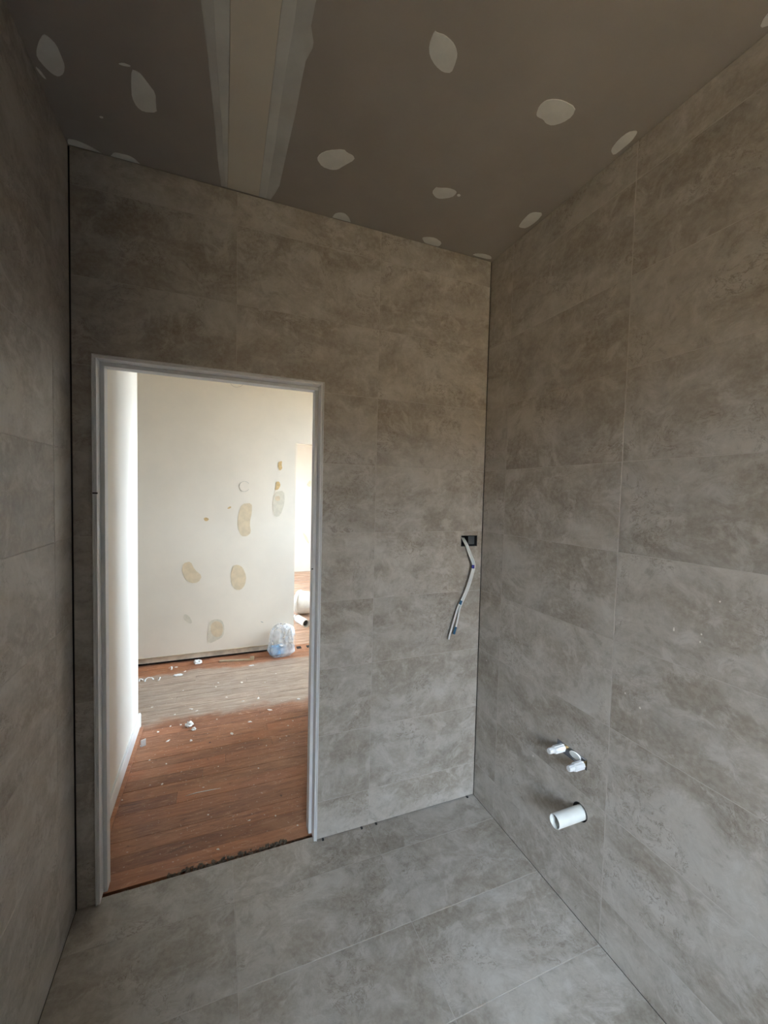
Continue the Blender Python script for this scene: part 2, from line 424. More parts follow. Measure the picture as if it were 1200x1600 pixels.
# --- back wall tiles
cols = [(-W+.004, -1.1758), (-1.1758, -.5806), (-.5806, -.003)]
gr = []
for ri in range(len(ZR)-1):
    a = ZR[ri] + (h_ if ri else .0042); b = ZR[ri+1] - (h_ if ri < len(ZR)-2 else .0028)
    for ci, (c, d) in enumerate(cols):
        c2 = c + (h_ if ci else 0); d2 = d - (h_ if ci < 2 else 0)
        if b <= DZ:
            if ci == 0: d2 = DX0
            if ci == 1: c2 = DX1
            place_tile('back', wall_back, c2, d2, a, b) if not (ci == 2 and a < BOX[2] < b) else \
                place_tile('back', wall_back, c2, d2, a, b, [(c2, a), (d2, a), (d2, b), (c2, b)], [[(BOX[0], BOX[2]), (BOX[1], BOX[2]), (BOX[1], BOX[3]), (BOX[0], BOX[3])]])
        elif a < DZ and ci == 0:
            place_tile('back', wall_back, c2, d2, a, b, [(c2, a), (DX0, a), (DX0, DZ), (d2, DZ), (d2, b), (c2, b)])
        elif a < DZ and ci == 1:
            place_tile('back', wall_back, c2, d2, a, b, [(c2, DZ), (DX1, DZ), (DX1, a), (d2, a), (d2, b), (c2, b)])
        else:
            place_tile('back', wall_back, c2, d2, a, b)
    if ri:
        z = ZR[ri]
        if z < DZ: gr += [(cols[0][0], DX0, z-h_, z+h_), (DX1, -.003, z-h_, z+h_)]
        else: gr += [(cols[0][0], -.003, z-h_, z+h_)]
    gr.append((-.5806-h_, -.5806+h_, a, b))
    if b > DZ: gr.append((-1.1758-h_, -1.1758+h_, max(a, DZ), b))
strips('back', wall_back, gr)
# --- right and left wall tiles
for side, par in (('right', wall_right), ('left', wall_left)):
    g2 = .0032 if side == 'right' else .0024
    k = g2/2
    us = [0, .1652] + [.1652+.5985*i for i in range(1, 9)]
    us = [q for q in us if q < -YF-.02] + [-YF]
    gr = []
    for ri in range(len(ZR)-1):
        a = ZR[ri] + (h_ if ri else .0005); b = ZR[ri+1] - (h_ if ri < len(ZR)-2 else .003)
        for ci in range(len(us)-1):
            c = us[ci] + (k if ci else (.0 if side == 'right' else .002)); d = us[ci+1] - k
            if side == 'left':
                place_tile('left', par, -d, -c, a, b)
            else:
                sh = [(c, a), (d, a), (d, b), (c, b)]
                if ci == 1 and a < SLOT[2] < b:
                    place_tile('right', par, c, d, a, b, sh, [[(SLOT[0], SLOT[2]), (SLOT[1], SLOT[2]), (SLOT[1], SLOT[3]), (SLOT[0], SLOT[3])]])
                elif ci == 1 and a < WASTE[1] < b:
                    place_tile('right', par, c, d, a, b, sh, [circ(*WASTE)])
                else: place_tile('right', par, c, d, a, b)
        for q in us[1:-1]:
            if side == 'right': gr.append((q-k, q+k, a, b))
            else: gr.append((-q-k, -q+k, a, b))
        if ri:
            z = ZR[ri]
            if side == 'right': gr.append((0, us[-1], z-h_, z+h_))
            else: gr.append((-us[-1], -.002, z-h_, z+h_))
    strips(side, par, gr)
# --- floor tiles
xs = [-W+.001, -1.1758, -.5806, -.0004]
ys = [.009, -.1652] + [-.1652-.3*i for i in range(1, 20)]
ys = [q for q in ys if q > YF+.02] + [YF]
gr = []
for i in range(len(ys)-1):
    b = ys[i] - (h_ if i else 0); a = ys[i+1] + h_
    for ci in range(3):
        c = xs[ci] + (h_ if ci else 0); d = xs[ci+1] - (h_ if ci < 2 else 0)
        if i == 0 and ci == 0: place_tile('floor', floor, c, d, a, b, [(c, a), (d, a), (d, .027), (DX0+.002, .027), (DX0+.002, b), (c, b)])
        elif i == 0 and ci == 1: place_tile('floor', floor, c, d, a, b, [(c, a), (d, a), (d, b), (DX1-.002, b), (DX1-.002, .027), (c, .027)])
        else: place_tile('floor', floor, c, d, a, b)
    for q in xs[1:3]: gr.append((q-h_, q+h_, a, b if (i or q > -1) else .027))
    if i: gr.append((xs[0], xs[3], ys[i]-h_, ys[i]+h_))
strips('floor', floor, gr)

# --- ceiling finish: cream face strip, compound bands, screw patches (all thin raised filler)
def ceil_part(name, pts, m, t=.0012, smooth=1, world=False):
    P = [(q[0], q[1]) if world else tuple(hit(q[0], q[1], 2, H).xy) for q in pts]
    if smooth: P = chaikin(P, smooth)
    P = [(min(max(x, -W+.001), -.001), min(y, -.001)) for x, y in P]
    P = [q for i, q in enumerate(P) if (Vector(q)-Vector(P[i-1])).length > 1e-5]
    cx = sum(q[0] for q in P)/len(P); cy = sum(q[1] for q in P)/len(P)
    bm = bmesh.new(); vs = [bm.verts.new((x-cx, y-cy, 0)) for x, y in P]; bm.faces.new(vs)
    r = bmesh.ops.extrude_face_region(bm, geom=list(bm.faces)); nv = [v for v in r['geom'] if isinstance(v, bmesh.types.BMVert)]
    for v in nv: v.co = Vector((v.co.x*.985, v.co.y*.985, -t))
    o = link(name, bm_mesh(bm, name), m, ceiling); o.location = (cx, cy, -.012)
    return o
R_ = random.Random(3)
def edge(x0_, x1_, amp, ya=-.003, yb=YF+.02, n=26):
    return [(x0_+(x1_-x0_)*min(1, (ya-(ya+(yb-ya)*i/n))/.65) + R_.uniform(-amp, amp), ya+(yb-ya)*i/n) for i in range(n+1)]
cl, crr = edge(-1.212, -1.220, .0008), edge(-1.098, -1.107, .0008)
ceil_part('board_face', cl + crr[::-1], M['boardface'], .0022, 0, True)
wl = edge(-1.236, -1.287, .002); wl2 = edge(-1.222, -1.258, .002)
tag(ceil_part('joint_compound', wl + [(x-.0006, y) for x, y in cl[::-1]], M['compound_thin'], .0010, 0, True), 'thin feathered band of joint compound')
ceil_part('joint_compound', wl2 + [(x-.0006, y) for x, y in cl[::-1]], M['compound_mid'], .0016, 0, True)
wr = [(-1.053, -.003), (-1.040, -.05), (-1.031, -.094), (-1.030, -.19), (-1.029, -.284), (-1.027, -.42), (-1.029, -.53), (-1.029, -.585), (-1.019, -.624)] + edge(-1.030, -1.038, .006, -.66)
wr2 = edge(-1.068, -1.075, .004)
ceil_part('joint_compound', [(x+.0006, y) for x, y in crr] + wr[::-1], M['compound_thin'], .0010, 0, True)
ceil_part('joint_compound', [(x+.0006, y) for x, y in crr] + wr2[::-1], M['compound_mid'], .0016, 0, True)
A = lambda pts, s, ox, oy: [(ox+x/s, oy+y/s) for x, y in pts]
PATCHES = [
 A([(255,195),(285,215),(330,260),(360,330),(380,380),(375,430),(345,450),(310,435),(265,395),(215,335),(212,290),(230,230)], 3.75, 0, 0),
 A([(770,405),(800,415),(825,430),(870,490),(912,545),(915,620),(920,660),(840,655),(800,625),(772,570),(768,500)], 3.75, 0, 0),
 A([(390,825),(430,828),(490,850),(560,885),(605,925),(600,937),(410,883)], 3.75, 0, 0),
 A([(652,947),(655,910),(680,905),(760,925),(800,950),(828,992),(820,994)], 3.75, 0, 0),
 A([(55,180),(75,150),(120,130),(215,123),(235,145),(270,160),(280,185),(215,220),(180,243),(140,245),(85,225)], 3.75, 480, 200),
 A([(730,375),(755,345),(770,350),(830,350),(870,365),(877,380),(850,405),(780,415),(750,405)], 3.75, 480, 200),
 A([(145,542),(160,515),(190,507),(220,512),(245,535),(258,573)], 3.75, 480, 200),
 A([(670,655),(700,650),(750,655),(790,685),(775,706),(730,702),(690,688)], 3.75, 480, 200),
 A([(965,757),(990,747),(1040,750),(1080,765),(1078,785)], 3.75, 480, 200),
 A([(155,107),(175,122),(220,135),(270,180),(290,215),(300,265),(285,320),(262,375),(210,372),(160,330),(125,270),(120,200)], 4, 640, 20),
 A([(790,635),(810,580),(850,545),(900,537),(960,545),(1040,590),(1020,645),(960,685),(890,705),(850,690),(835,665),(800,650)], 4, 640, 20),
 A([(805,260),(815,230),(870,165),(930,120),(985,108),(1000,120),(960,180),(890,240),(825,290)], 4.615, 780, 180),
 A([(140,800),(170,755),(215,710),(250,697),(320,705),(270,765),(195,815),(150,810)], 4.615, 780, 180),
 [(1186,44),(1194,26),(1215,8),(1232,4),(1224,20),(1205,38)],
 A([(205,385),(235,410),(275,465),(255,455),(225,420)], 3.75, 0, 0),
 A([(690,370),(720,365),(766,383),(762,390),(715,382)], 3.75, 0, 0),
 A([(580,680),(600,680),(607,692),(588,690)], 3.75, 0, 0),
 A([(877,390),(890,385),(900,393),(893,401),(880,399)], 3.75, 480, 200),
]
for k, q in enumerate(PATCHES):
    if k in (2, 3, 6, 7, 8): q = [(x, y_-3.5) for x, y_ in q]
    ceil_part('filler_patch', q, M['compound'], .0014, 1)
# further screw patches outside the frame, on the same grid
for x, y in ((-.45, -1.25), (-.02, -1.55), (-.5, -1.9), (-1.5, -1.2), (-1.5, -1.8), (-.45, -2.5), (-1.5, -2.5)):
    ceil_part('filler_patch', [(x+.03*math.cos(a*.7)*R_.uniform(.8, 1.2), y+.05*math.sin(a*.7)*R_.uniform(.8, 1.2)) for a in range(9)], M['compound'], .0014, 1, True)

# ------------------------------------------------------------------ windows
def window(name, b, axis, pos, depth, label):
    """frame, mullion and two panes in a wall opening; b = (a0,a1,z0,z1) along the wall"""
    base = (((b[0]+b[1])/2, pos, b[2]) if axis == 'x' else (pos, (b[0]+b[1])/2, b[2]))
    t = tag(empty(name, base), label, kind='structure')
    def part(n, a0, a1, z0, z1, d0, d1, m):
        return box_obj(n, (a0, a1, pos+d0, pos+d1, z0, z1) if axis == 'x' else (pos+d0, pos+d1, a0, a1, z0, z1), m, t)
    f = .045; mid = (b[0]+b[1])/2
    part('window_frame', b[0], b[0]+f, b[2], b[3], 0, depth, M['primer']); part('window_frame', b[1]-f, b[1], b[2], b[3], 0, depth, M['primer'])
    part('window_frame', b[0]+f, b[1]-f, b[2], b[2]+f, 0, depth, M['primer']); part('window_frame', b[0]+f, b[1]-f, b[3]-f, b[3], 0, depth, M['primer'])
    part('mullion', mid-.02, mid+.02, b[2]+f, b[3]-f, 0, depth, M['primer'])
    for p0, p1 in ((b[0]+f, mid-.02), (mid+.02, b[1]-f)): part('pane', p0, p1, b[2]+f, b[3]-f, depth*.45, depth*.45+.004, M['glass'])
    return t
window('window_1', WIN1, 'x', YF-.10, .05, 'white framed two-pane window behind the viewer')
window('window_4_added', WIN3, 'y', XL-.08, .05, 'unseen white framed two-pane window added to brighten the far room')  # extra unseen window, added to brighten the far room
window('window_2', WIN2, 'y', XR+.03, .05, 'tall white framed glazed opening at the end of the hall')
window('window_3', WIN3, 'y', XR+.03, .05, 'white framed two-pane window of the far room')

# ------------------------------------------------------------------ hall and far room
YH = 2.33            # hall's far wall face
DFX0, DFX1, DFZ = -.536, .34, 2.016   # doorway into the far room
YFAR = 6.32
def hwall(name, b, m, label):
    return tag(box_obj(name, b, m), label, kind='structure')
wall_hall_left = hwall('wall_hall_left', (-W-.0995, -W, .111, 1.285, HZ, H), M['white'], 'bright white wall running beside the doorway into the hall')
hwall('wall_hall_return', (XL, -W-.10, .111, .21, HZ, H), M['white'], 'white wall hidden around the hall corner')
me = slab_mesh('wall_hall_end', [(.111, HZ), (YFAR, HZ), (YFAR, H), (.111, H)], [[(WIN3[0], WIN3[2]), (WIN3[1], WIN3[2]), (WIN3[1], WIN3[3]), (WIN3[0], WIN3[3])]], .1)
tag(link('wall_hall_end', me, M['white'], None, frame((0, 1, 0), (0, 0, 1), (1, 0, 0), (XL, 0, 0))), 'white end wall far left of the hall', kind='structure')
hwall('wall_hall_partition', (-.46, -.36, .111, 1.24, HZ, H), M['white'], 'white partition hidden behind the right door jamb')
hwall('wall_hall_near', (.112, XR, .01, .11, HZ, H), M['white'], 'white near wall of the hall past the partition')
me = slab_mesh('wall_hall_far', [(XL, .060), (DFX0, .062), (DFX0, DFZ), (DFX1, DFZ), (DFX1, .062), (XR, .062), (XR, H), (XL, H)], [], .1)
wall_far = tag(link('wall_hall_far', me, M['cream'], None, fmat('back', (0, YH, 0))), 'cream painted hall wall with tan filler patches', kind='structure')
def wpart(name, b, m):
    o = box_obj(name, b, m); o.parent = wall_far; o.matrix_basis = wall_far.matrix_basis.inverted() @ Matrix.Translation(o.location); return o
wpart('bottom_plate', (XL, DFX0, YH+.006, YH+.09, .010, .0615), M['dirty'])
wpart('gap_shade_strip', (XL, DFX0, YH+.030, YH+.04, HZ+.0005, .0095), M['dark'])  # black strip paints the shade in the gap under the wall
wpart('ledge', (-1.95, DFX0-.002, YH-.006, YH-.0005, .054, .061), M['rawtimber'])
wpart('bottom_plate', (DFX1, XR, YH+.006, YH+.09, .016, .0615), M['dirty'])
me = slab_mesh('wall_hall_right', [(.01, HZ), (YFAR, HZ), (YFAR, H), (.01, H)],
    [[(WIN2[0], WIN2[2]), (WIN2[1], WIN2[2]), (WIN2[1], WIN2[3]), (WIN2[0], WIN2[3])], [(WIN3[0], WIN3[2]), (WIN3[1], WIN3[2]), (WIN3[1], WIN3[3]), (WIN3[0], WIN3[3])]], .12)
mw = frame((0, 1, 0), (0, 0, 1), (1, 0, 0), (XR+.12, 0, 0))
tag(link('wall_hall_right', me, M['white'], None, mw), 'white hall wall with tall daylight windows', kind='structure')
wall_room = hwall('wall_far_room', (XL-.1, XR+.12, YFAR, YFAR+.1, HZ, H), M['white'], 'brightly lit white wall at the back of the far room')
hwall('ceiling_hall', (XL-.1, XR+.12, .111, YFAR+.1, H+.001, H+.06), M['white'], 'white hall ceiling above the doorway')
# skirting on the hall's left wall
sk = tag(empty('baseboard_hall_left', (-W, .7, HZ)), 'white skirting board along the bright hall wall', kind='structure')
bm = bmesh.new()
prof = [(0, 0), (.014, 0), (.014, .078), (.010, .088), (0, .088)]
for y in (.125, 1.302):
    for x, z in prof: bm.verts.new((x, y-.7, z))
bm.verts.ensure_lookup_table()
for i in range(5): bm.faces.new([bm.verts[j] for j in (i, (i+1) % 5, 5+(i+1) % 5, 5+i)])
bm.faces.new([bm.verts[i] for i in range(5)]); bm.faces.new([bm.verts[i] for i in range(5, 10)])
link('skirting_board', bm_mesh(bm, 'skirting_board'), M['skirt'], sk)
box_obj('quad_strip', (-W+.0145, -W+.032, .14, 1.26, HZ, HZ+.012), M['wood'], sk)
# hall floor: boards running across the hall
floor_hall = hwall('floor_hall', (XL, XR, .031, 2.44, HZ-.07, HZ-.022), M['dark'], 'stripped reddish timber floor of the hall')
BWID = .0837; y = .056; i = 0
rb = random.Random(11)
while y < 2.40:
    y2 = min(y + BWID, 2.44)
    cut = rb.uniform(-2.2, 1.0)
    for a, b in ((XL, cut-.0006), (cut+.0006, XR)):
        g = rb.uniform(.0005, .0019)
        lift = rb.uniform(-.0015, 0)
        o = box_obj('floorboard', (a, b, y, y2-g, HZ-.0215, HZ+lift), M['wood'])
        o.parent = floor_hall; o.location = o.location - floor_hall.location
    y = y2; i += 1
# crumbled edge in front of the first board
bm = bmesh.new(); rr = random.Random(5)
for k in range(260):
    x = rr.uniform(DX0+.03, DX1-.03); s = rr.uniform(.003, .009)
    xx, yy, zz = x, (rr.uniform(.034, .066) if -1.42 < x < -.95 else rr.uniform(.034, .054)), HZ-.018 + s*.5 + (rr.uniform(.010, .019) if -1.42 < x < -.95 else rr.uniform(0, .003))
    r = bmesh.ops.create_icosphere(bm, subdivisions=1, radius=s, matrix=Matrix.Translation((xx, yy, zz)))
    for v in r['verts']: v.co += Vector((rr.uniform(-1, 1), rr.uniform(-.6, .6), rr.uniform(-1, .3)))*s*.5
tag(link('mortar_crumbs', bm_mesh(bm, 'mortar_crumbs'), M['rubble']), 'dark brown mortar crumbs along the doorway threshold', 'rubble', kind='stuff')
hwall('floor_far_room', (XL, XR, 2.4405, YFAR, HZ-.07, HZ), M['wood_far_lit'], 'worn timber floor of the far room, paled in colour as if brightly lit')
# black patches painting the shade of floor holes at the far doorway
for a, b in ((-.50, -.455), (-.40, -.33)):
    o = box_obj('floor_hole_shade', (a, b, 2.325, 2.385, HZ-.001, HZ+.0012), M['dark']); o.parent = floor_hall; o.location = o.location - floor_hall.location
# filler patches and marks on the hall's far wall
def wall_patch(name, pts, m, s, ox, oy, t=.0010, k=1):
    P = []
    for x, y_ in pts:
        q = hit(ox+x/s, oy+y_/s, 1, YH); P.append((q.x, q.z))
    P = chaikin(P, k); cx = sum(q[0] for q in P)/len(P); cz = sum(q[1] for q in P)/len(P)
    me = slab_mesh(name, [(a-cx, b-cz) for a, b in P], [], t)
    o = link(name, me, m, wall_far); o.matrix_basis = Matrix.Translation((cx, cz, t))
    return o
F8 = (5.0, 250, 700)
wall_patch('filler_patch', [(180,900),(240,885),(270,950),(330,1000),(300,1050),(240,1058),(195,1020),(172,960)], M['filler'], *F8)
wall_patch('filler_patch', [(570,920),(605,910),(645,930),(675,1000),(665,1070),(630,1110),(585,1105),(560,1060),(550,990)], M['filler'], *F8)
wall_patch('filler_patch', [(640,435),(718,430),(718,500),(700,590),(712,660),(680,690),(635,690),(605,620),(610,520)], M['filler'], *F8)
wall_patch('filler_patch', [(390,1350),(440,1335),(485,1345),(505,1400),(495,1470),(450,1500),(380,1530),(368,1480),(378,1400)], M['filler_faint'], *F8)
wall_patch('filler_patch', [(400,1370),(440,1350),(480,1365),(496,1410),(480,1470),(430,1480),(395,1440)], M['filler'], *F8, .0014)
wall_patch('filler_patch', [(195,1295),(225,1310),(255,1360),(235,1375),(190,1345),(180,1320)], M['filler_faint'], *F8)
wall_patch('filler_patch', [(925,110),(955,100),(950,130),(957,160),(935,180),(920,140)], M['filler_dark'], *F8, .0014)
wall_patch('filler_patch', [(905,265),(930,260),(943,290),(925,325),(895,330),(905,300)], M['filler_dark'], *F8, .0014)
wall_patch('filler_patch', [(890,345),(970,330),(975,430),(940,530),(900,540),(875,470)], M['filler_faint'], *F8)
wall_patch('filler_patch', [(895,380),(935,372),(940,410),(905,415)], M['filler'], *F8, .0014)
wall_patch('nail_hole', [(340,550),(360,540),(385,555),(370,572),(350,570)], M['filler_dark'], *F8)
wall_patch('nail_hole', [(522,475),(545,455),(560,460),(545,475)], M['filler_dark'], *F8)
wall_patch('nail_hole', [(785,1352),(805,1360),(808,1366),(790,1360)], M['pencil'], *F8)
for (cx_, cy_, rx, a0, a1) in ((382, 760, 8, 30, 330), (370.5, 593, 12, 195, 345)):
    pts = []
    for k in range(17):
        a = math.radians(a0+(a1-a0)*k/16); pts.append(hit(cx_+rx*math.cos(a), cy_-rx*math.sin(a), 1, YH-.0012))
    o = tube(pts, .0011, 'pencil_mark', M['pencil'], None, 6); o.parent = wall_far; o.matrix_basis = wall_far.matrix_basis.inverted()
# marks on the far room's wall
for pts in ([(478,758),(486,748),(486,762)], [(472,830),(480,838),(484,852),(476,842)]):
    P = [hit(a, b, 1, YFAR) for a, b in pts]; cx = sum(q.x for q in P)/3 if len(P) == 3 else sum(q.x for q in P)/4; cz = sum(q.z for q in P)/len(P)
    me = slab_mesh('stain', chaikin([(q.x-cx, q.z-cz) for q in P], 2), [], .002)
    o = link('stain', me, M['filler_faint']); o.parent = wall_room
    o.matrix_basis = Matrix.Translation(-wall_room.location) @ fmat('back', (cx, YFAR-.002, cz))

# ------------------------------------------------------------------ door frame (no leaf hung yet)
df = tag(empty('door_1', ((DX0+DX1)/2, .05, 0)), 'primed white door frame without a door', kind='structure')
FB = -.006
def jamb(s):
    x0_ = DX0+.0015 if s < 0 else DX1-.0015
    d = 1 if s < 0 else -1
    def seg(n, a, b, y0, y1, z1, z0=.002, m='primer'):
        xa, xb = sorted((x0_+d*a, x0_+d*b)); return box_obj(n, (xa, xb, y0, y1, z0, z1), M[m], df, .0008)
    seg('jamb', .0055, .0135, FB+.003, .112, DZ-.0140)
    seg('jamb_bead', 0, .005, FB, .005, DZ-.0015)
    seg('door_stop', .0137, .0275, .046, .092, DZ-.0280)
    seg('architrave', -.010, .0055, .112, .122, DZ)
jamb(-1); jamb(1)
def head(n, z0, z1, y0, y1, inset):
    box_obj(n, (DX0+inset, DX1-inset, y0, y1, DZ-z1, DZ-z0), M['primer'], df, .0008)
head('head_jamb', .0055, .0137, FB+.003, .112, .0055)
head('jamb_bead', .0015, .0052, FB, .005, .0066)
head('door_stop', .0140, .0278, .046, .092, .0137)
# black pen ticks on the jambs
for px, py, wd, yy in ((148.5, 770.5, .016, FB-.0004), (488, 889, .007, FB+.0022)):
    q = hit(px, py, 1, yy); box_obj('pen_mark', (q.x-wd/2, q.x+wd/2, yy-.0004, yy+.0004, q.z-.0025, q.z+.0025), M['blackplastic'], df)
# ------------------------------------------------------------------ black tiling wedges under the back wall tiles
for px, py, lab in ((504, 1310, 'black plastic tile wedge nearest the door jamb'), (565, 1294, 'black plastic tile wedge, left of the close pair'),
                    (588, 1288, 'black plastic tile wedge, right of the close pair'), (728, 1243, 'black plastic tile wedge by the wall corner')):
    q = hit(px, py, 2, .002)
    bm = bmesh.new()
    vs = [bm.verts.new(v) for v in ((-.004, -.010, 0), (.004, -.010, 0), (.004, .006, 0), (-.004, .006, 0), (-.004, -.010, .0065), (.004, -.010, .0065), (.004, .006, .0030), (-.004, .006, .0030))]
    for f in ((3, 2, 1, 0), (4, 5, 6, 7), (0, 1, 5, 4), (1, 2, 6, 5), (2, 3, 7, 6), (3, 0, 4, 7)): bm.faces.new([vs[i] for i in f])
    o = tag(link('tile_wedge', bm_mesh(bm, 'tile_wedge'), M['blackplastic']), lab, 'tile wedge', 'tile wedges under the wall')
    o.location = (q.x, -.001, .0002)

# ------------------------------------------------------------------ electrical box and cable
eb = tag(empty('electrical_box', ((BOX[0]+BOX[1])/2, .03, BOX[2])), 'small black recessed electrical box in the tiled wall beside the corner', 'electrical box')
b0, b1, c0, c1 = BOX
box_obj('back_plate', (b0+.0005, b1-.0005, .046, .049, c0+.0005, c1-.0005), M['blackplastic'], eb)
for n, q in (('side_plate', (b0+.0005, b0+.0025, .0005, .0455, c0+.0005, c1-.0005)), ('side_plate', (b1-.0025, b1-.0005, .0005, .0455, c0+.0005, c1-.0005)),
             ('side_plate', (b0+.003, b1-.003, .0005, .0455, c0+.0005, c0+.0025)), ('side_plate', (b0+.003, b1-.003, .0005, .0455, c1-.0025, c1-.0005))):
    box_obj(n, q, M['blackplastic'], eb)
tag(box_obj('bracket', (b1-.040, b1-.0035, .020, .024, c0+.006, c1-.003), M['greyplastic'], eb), 'dark grey metal bracket inside')
V = lambda x, y_, d: hit(640+x/6.156, 780+y_/6.156, 1, d)
cab = tag(empty('electrical_cable', V(540, 450, -.01)), 'white electrical cables with blue tape hanging from the wall box', 'cable')
top = [(505, 372, .030), (520, 400, .006), (545, 450, -.014), (585, 555, -.034), (608, 625, -.040), (600, 690, -.038), (562, 820, -.032), (530, 905, -.028), (492, 985, -.026)]
pa = [V(*q) for q in top + [(465, 1040, -.026), (438, 1130, -.025), (408, 1230, -.024), (375, 1348, -.022)]]
pb = [V(x+17, y_+2, d-.005) for x, y_, d in top] + [V(*q) for q in [(484, 1050, -.028), (468, 1130, -.028), (452, 1200, -.026), (444, 1240, -.026)]]
sheath_a = tube(smooth_path(pa), .0052, 'cable_sheath', M['sheath'], cab, 10, True, .62, (0, 1, 0))
sheath_b = tube(smooth_path(pb), .0046, 'cable_sheath', M['sheath'], cab, 10, True, .62, (0, 1, 0))
def wrap(q0, q1, r, m, n='tape'):
    a, b = Vector(q0), Vector(q1)
    return tube([a, a.lerp(b, .5), b], r, n, m, cab, 12, True, .75, (0, 1, 0))
t1 = wrap(V(614, 632, -.0415), V(611, 664, -.0412), .0088, M['bluetape'])
t2 = wrap(V(502, 978, -.0275), V(484, 1012, -.0272), .0082, M['tealtape'])
t3 = tag(wrap(V(446, 1228, -.026), V(426, 1298, -.025), .0062, M['tealtape'], 'end_sleeve'), 'teal tape sleeve on the shorter cable end')
t1.parent = sheath_a; t2.parent = sheath_a; t3.parent = sheath_b

# ------------------------------------------------------------------ pipes in the right wall
for n, q in (('slot_liner', (.001, .06, -SLOT[1]+.0004, -SLOT[1]+.0016, SLOT[2]+.0004, SLOT[3]-.0004)), ('slot_liner', (.001, .06, -SLOT[0]-.0016, -SLOT[0]-.0004, SLOT[2]+.0004, SLOT[3]-.0004)),
             ('slot_liner', (.0004, .06, -SLOT[1]+.002, -SLOT[0]-.002, SLOT[2]+.0004, SLOT[2]+.0016)), ('slot_liner', (.0004, .06, -SLOT[1]+.002, -SLOT[0]-.002, SLOT[3]-.0016, SLOT[3]-.0004))):
    o = box_obj(n, q, M['greyplastic' if q[4] > .6 else 'blackplastic']); o.parent = wall_right; o.matrix_basis = wall_right.matrix_basis.inverted() @ Matrix.Translation(o.location)
o = lathe([(WASTE[2]-.0014, -.06), (WASTE[2]-.0003, -.06), (WASTE[2]-.0003, .0002), (WASTE[2]-.0014, .0002), (WASTE[2]-.0014, -.06)], 'hole_shade_ring', M['blackplastic'], None, wall_right, 32)  # black ring paints the shade in the gap around the pipe
o.matrix_basis = wall_right.matrix_basis.inverted() @ frame((0, 1, 0), (0, 0, -1), (-1, 0, 0), (0, -WASTE[0], WASTE[1]))
def axis_mw(y_, z, x=0.): return frame((0, 1, 0), (0, 0, 1), (1, 0, 0), (x, y_, z)) @ Matrix.Rotation(math.pi, 4, 'X')
wp = tag(empty('waste_pipe', (0, -.660, .396)), 'white plastic waste pipe stub poking out of the lower tiled wall', 'pipe')
ro, ri_ = .0248, .0218
o = lathe([(ri_, -.09), (ro, -.09), (ro, .119), (ro-.001, .1205), (ri_+.0008, .1205), (ri_, .1195), (ri_, -.09)], 'pipe_wall', M['pvc'], frame((0, 1, 0), (0, 0, -1), (-1, 0, 0), (0, 0, 0)), wp, 40)
o = lathe([(0, .0), (ri_-.0003, .0), (ri_-.0003, .003), (0, .003)], 'pipe_shade_disc', M['pvc_shade'], frame((0, 1, 0), (0, 0, -1), (-1, 0, 0), (0, 0, 0)), wp, 32)  # plug disc, its grey tone paints the shade inside the pipe
o.name = 'pipe_shade_disc'
def stub(y_, z, ln, lab):
    t = tag(empty('capped_water_pipe', (0, y_, z)), lab, 'pipe', 'capped water pipe stubs')
    F = frame((0, 1, 0), (0, 0, -1), (-1, 0, 0), (0, 0, 0))
    lathe([(0, -.08), (.0095, -.08), (.0095, .006), (0, .006)], 'pipe', M['brass'], F, t, 20)
    # fluted cap body
    bm = bmesh.new(); seg = 36; prof = [(.0125, .002), (.0142, .005), (.0145, ln*.62), (.0135, ln*.66), (.0105, ln*.68), (.0102, ln*.95), (.0090, ln), (0, ln)]
    rings = []
    for r, h in prof:
        fl = .0008 if .004 < h < ln*.64 else (.0005 if r > 0 else 0)
        rings.append([bm.verts.new(((r+fl*(1 if (k//2) % 2 else -1))*math.cos(k*2*math.pi/seg), (r+fl*(1 if (k//2) % 2 else -1))*math.sin(k*2*math.pi/seg), h)) for k in range(seg)] if r else [bm.verts.new((0, 0, h))])
    for P_, Q_ in zip(rings, rings[1:]):
        for k in range(seg):
            if len(Q_) == 1: bm.faces.new((P_[k], P_[(k+1) % seg], Q_[0]))
            else: bm.faces.new((P_[k], P_[(k+1) % seg], Q_[(k+1) % seg], Q_[k]))
    bm.faces.new(rings[0][::-1])
    link('test_cap', bm_mesh(bm, 'test_cap'), M['cap'], t, F)
    # moulded wings on the cap
    for sgn in (1, -1):
        box_obj('cap_wing', (-ln*.60, -ln*.12, y_+sgn*.0140-.0016, y_+sgn*.0140+.0016, z-.0024, z+.0024), M['cap'], t, .0006)
    return t
stub(-.572, .5905, .074, 'white capped water pipe stub, upper left one nearer the room corner')
stub(-.664, .5800, .070, 'white capped water pipe stub, lower right one beside the long tile joint')
pb_ = tag(empty('pipe_bracket', (.03, -.618, .572)), 'white plastic pipe bracket inside the wall slot between the caps', 'bracket')
lathe([(0, 0), (.016, 0), (.019, .004), (.019, .008), (0, .008)], 'bracket_disc', M['pvc'], frame((0, 1.35, 0), (0, 0, -.62), (-1, 0, 0), (-.016, -.002, .013)), pb_, 24)
box_obj('bracket_arm', (.0145, .030, -.66, -.58, .578, .590), M['greyplastic'], pb_)

